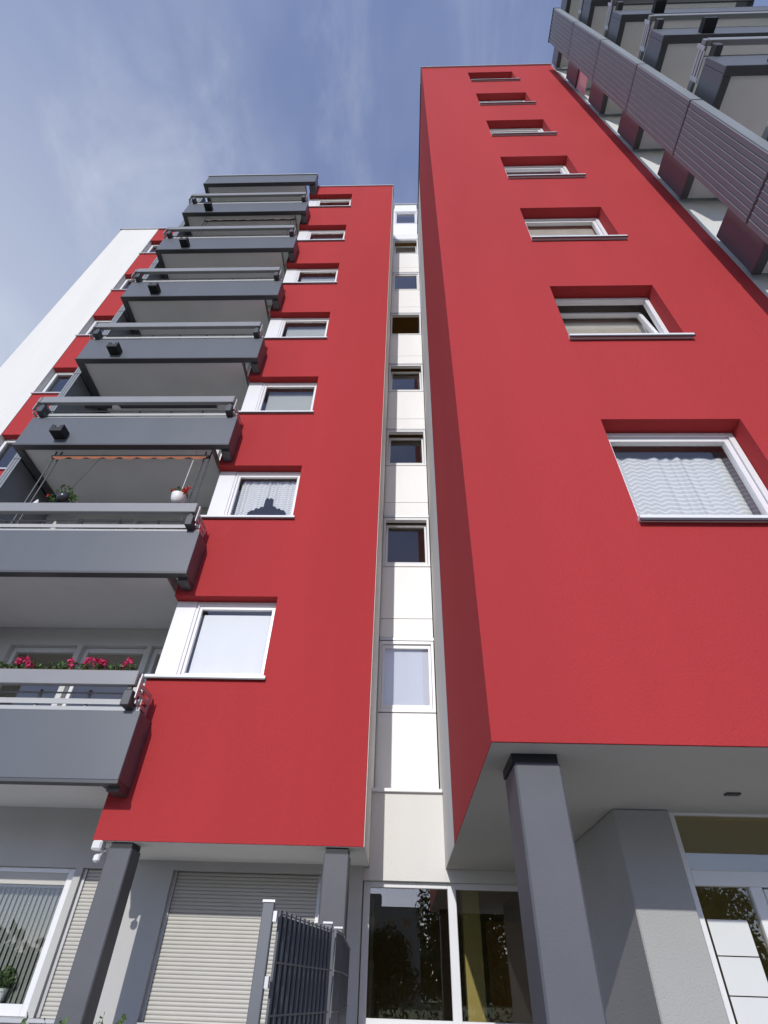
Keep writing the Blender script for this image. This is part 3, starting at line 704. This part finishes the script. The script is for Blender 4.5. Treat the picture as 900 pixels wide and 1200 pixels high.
# shrubs at the foot of the wing
for i, (x, y, zt, lab) in enumerate(((-3.05, 6.35, 1.40, 'sprig-topped shrub in front of the pillar below the floodlight'), (-2.5, 6.4, 1.40, 'leafy shrub below the closed roller shutter'), (-3.7, 6.4, 1.34, 'low shrub below the narrow shutter strip'))):
    SB = thing('shrub', (x, y, .03), lab, 'shrub')
    q = MB()
    for j in range(7): q.tube([(x+random.uniform(-.05, .05), y+random.uniform(-.05, .05), .03), (x+random.uniform(-.2, .2), y+random.uniform(-.15, .15), zt-random.uniform(.05, .3))], [.012, .004], 5)
    put('stem', q, 'bark', SB)
    q = clump(MB(), (x, y, zt*.55), .36, 420, .035, 1.4)
    for j in range(4):
        tx, ty = x+random.uniform(-.2, .2), y+random.uniform(-.1, .1); zz = zt-random.uniform(0, .05)
        for s_ in range(9): q.leaf((tx+random.uniform(-.02, .02), ty+random.uniform(-.02, .02), zz-s_*.022), .03)
    put('foliage', q, 'leaf', SB)

# ================================================================== opposite side of the street (seen in the panes)
def tree(x, y, h, r, label):
    TR = thing('tree', (x, y, 0), label, 'tree', None)
    q = MB().tube([(x, y, 0), (x+.1, y, h*.3), (x, y+.1, h*.6), (x+.05, y, h*.85)], [.22, .17, .11, .04], 9)
    tips = []
    for i in range(9):
        a = i*2.4; z = h*(.32+.05*i); rr = r*random.uniform(.55, .85)
        e = (x+math.cos(a)*rr, y+math.sin(a)*rr, min(h*.92, z+h*.2)); tips.append(e)
        q.tube([(x, y, z), (x+math.cos(a)*rr*.5, y+math.sin(a)*rr*.5, z+h*.07), e], [.08, .05, .015], 6)
    put('trunk', q, 'bark', TR)
    f = MB()
    for i in range(46):
        d = Vector((random.gauss(0,1), random.gauss(0,1), random.gauss(0,1))).normalized()*random.uniform(.35, 1)
        clump(f, (x+d.x*r*.8, y+d.y*r*.8, h*.55+d.z*h*.38), r*.34, 230, .14)
    put('crown', f, 'leaf_dark', TR)
tree(-6.5, -24, 7.6, 3.0, 'leafy street tree opposite the red window bay')
tree(-1.6, -30, 5.2, 3.0, 'low rounded street tree in front of the far block')
tree(4.2, -24, 7.9, 3.4, 'broad leafy street tree opposite the entrance')
tree(10.5, -27, 8.4, 3.6, 'tall leafy street tree opposite the tower pillar')
tree(17, -28, 7.5, 3.2, 'leafy street tree at the end of the opposite row')
tree(-13, -26, 7.2, 3.2, 'leafy street tree opposite the ground floor window')
HG = thing('hedge', (0, -17, 0), 'long clipped dark green hedge across the street', 'hedge')
q = MB()
for i in range(9): q.tube([(-28+i*7, -17, 0), (-28+i*7+.2, -17, 1.6)], [.05, .02], 5)
put('stem', q, 'bark', HG)
q = MB()
for i in range(150):
    clump(q, (-30+i*.4, -17+random.uniform(-.3, .3), random.uniform(.5, 1.0)), .55, 40, .10)
    clump(q, (-30+i*.4, -17+random.uniform(-.3, .3), random.uniform(1.4, 1.9)), .5, 40, .10)
put('foliage', q, 'leaf_dark', HG)
q = MB()
for i in range(420):
    x = -260+i*1.3; y = -160+random.uniform(-14, 14); h_ = 9+5*math.sin(i*.13)+random.uniform(-2, 2.5)
    clump(q, (x, y, h_*.5), h_*.5, 70, 1.7)
o = put('wood', q, 'leaf_dark'); tag(o, 'distant dark wood beyond the far block', 'wood', kind='stuff')
FB = thing('far_block', (0, -112, 0), 'grey flat-roofed apartment block across the street', 'building')
put('wall', MB().box(-22, 3.5, -122, -112, 0, 14), 'far_render', FB)
put('roof_house', MB().box(-10, -4, -120, -114, 14.01, 16.2), 'far_render', FB)
for i in range(8):
    for j in range(4):
        if i == j == 0: wq = put('window', MB().box(-20.9, -19.3, -112.05, -111.97, 1.6, 3.0), 'glass_dark', FB)
        else: clone(wq, (i*3.0, 0, j*3.1))
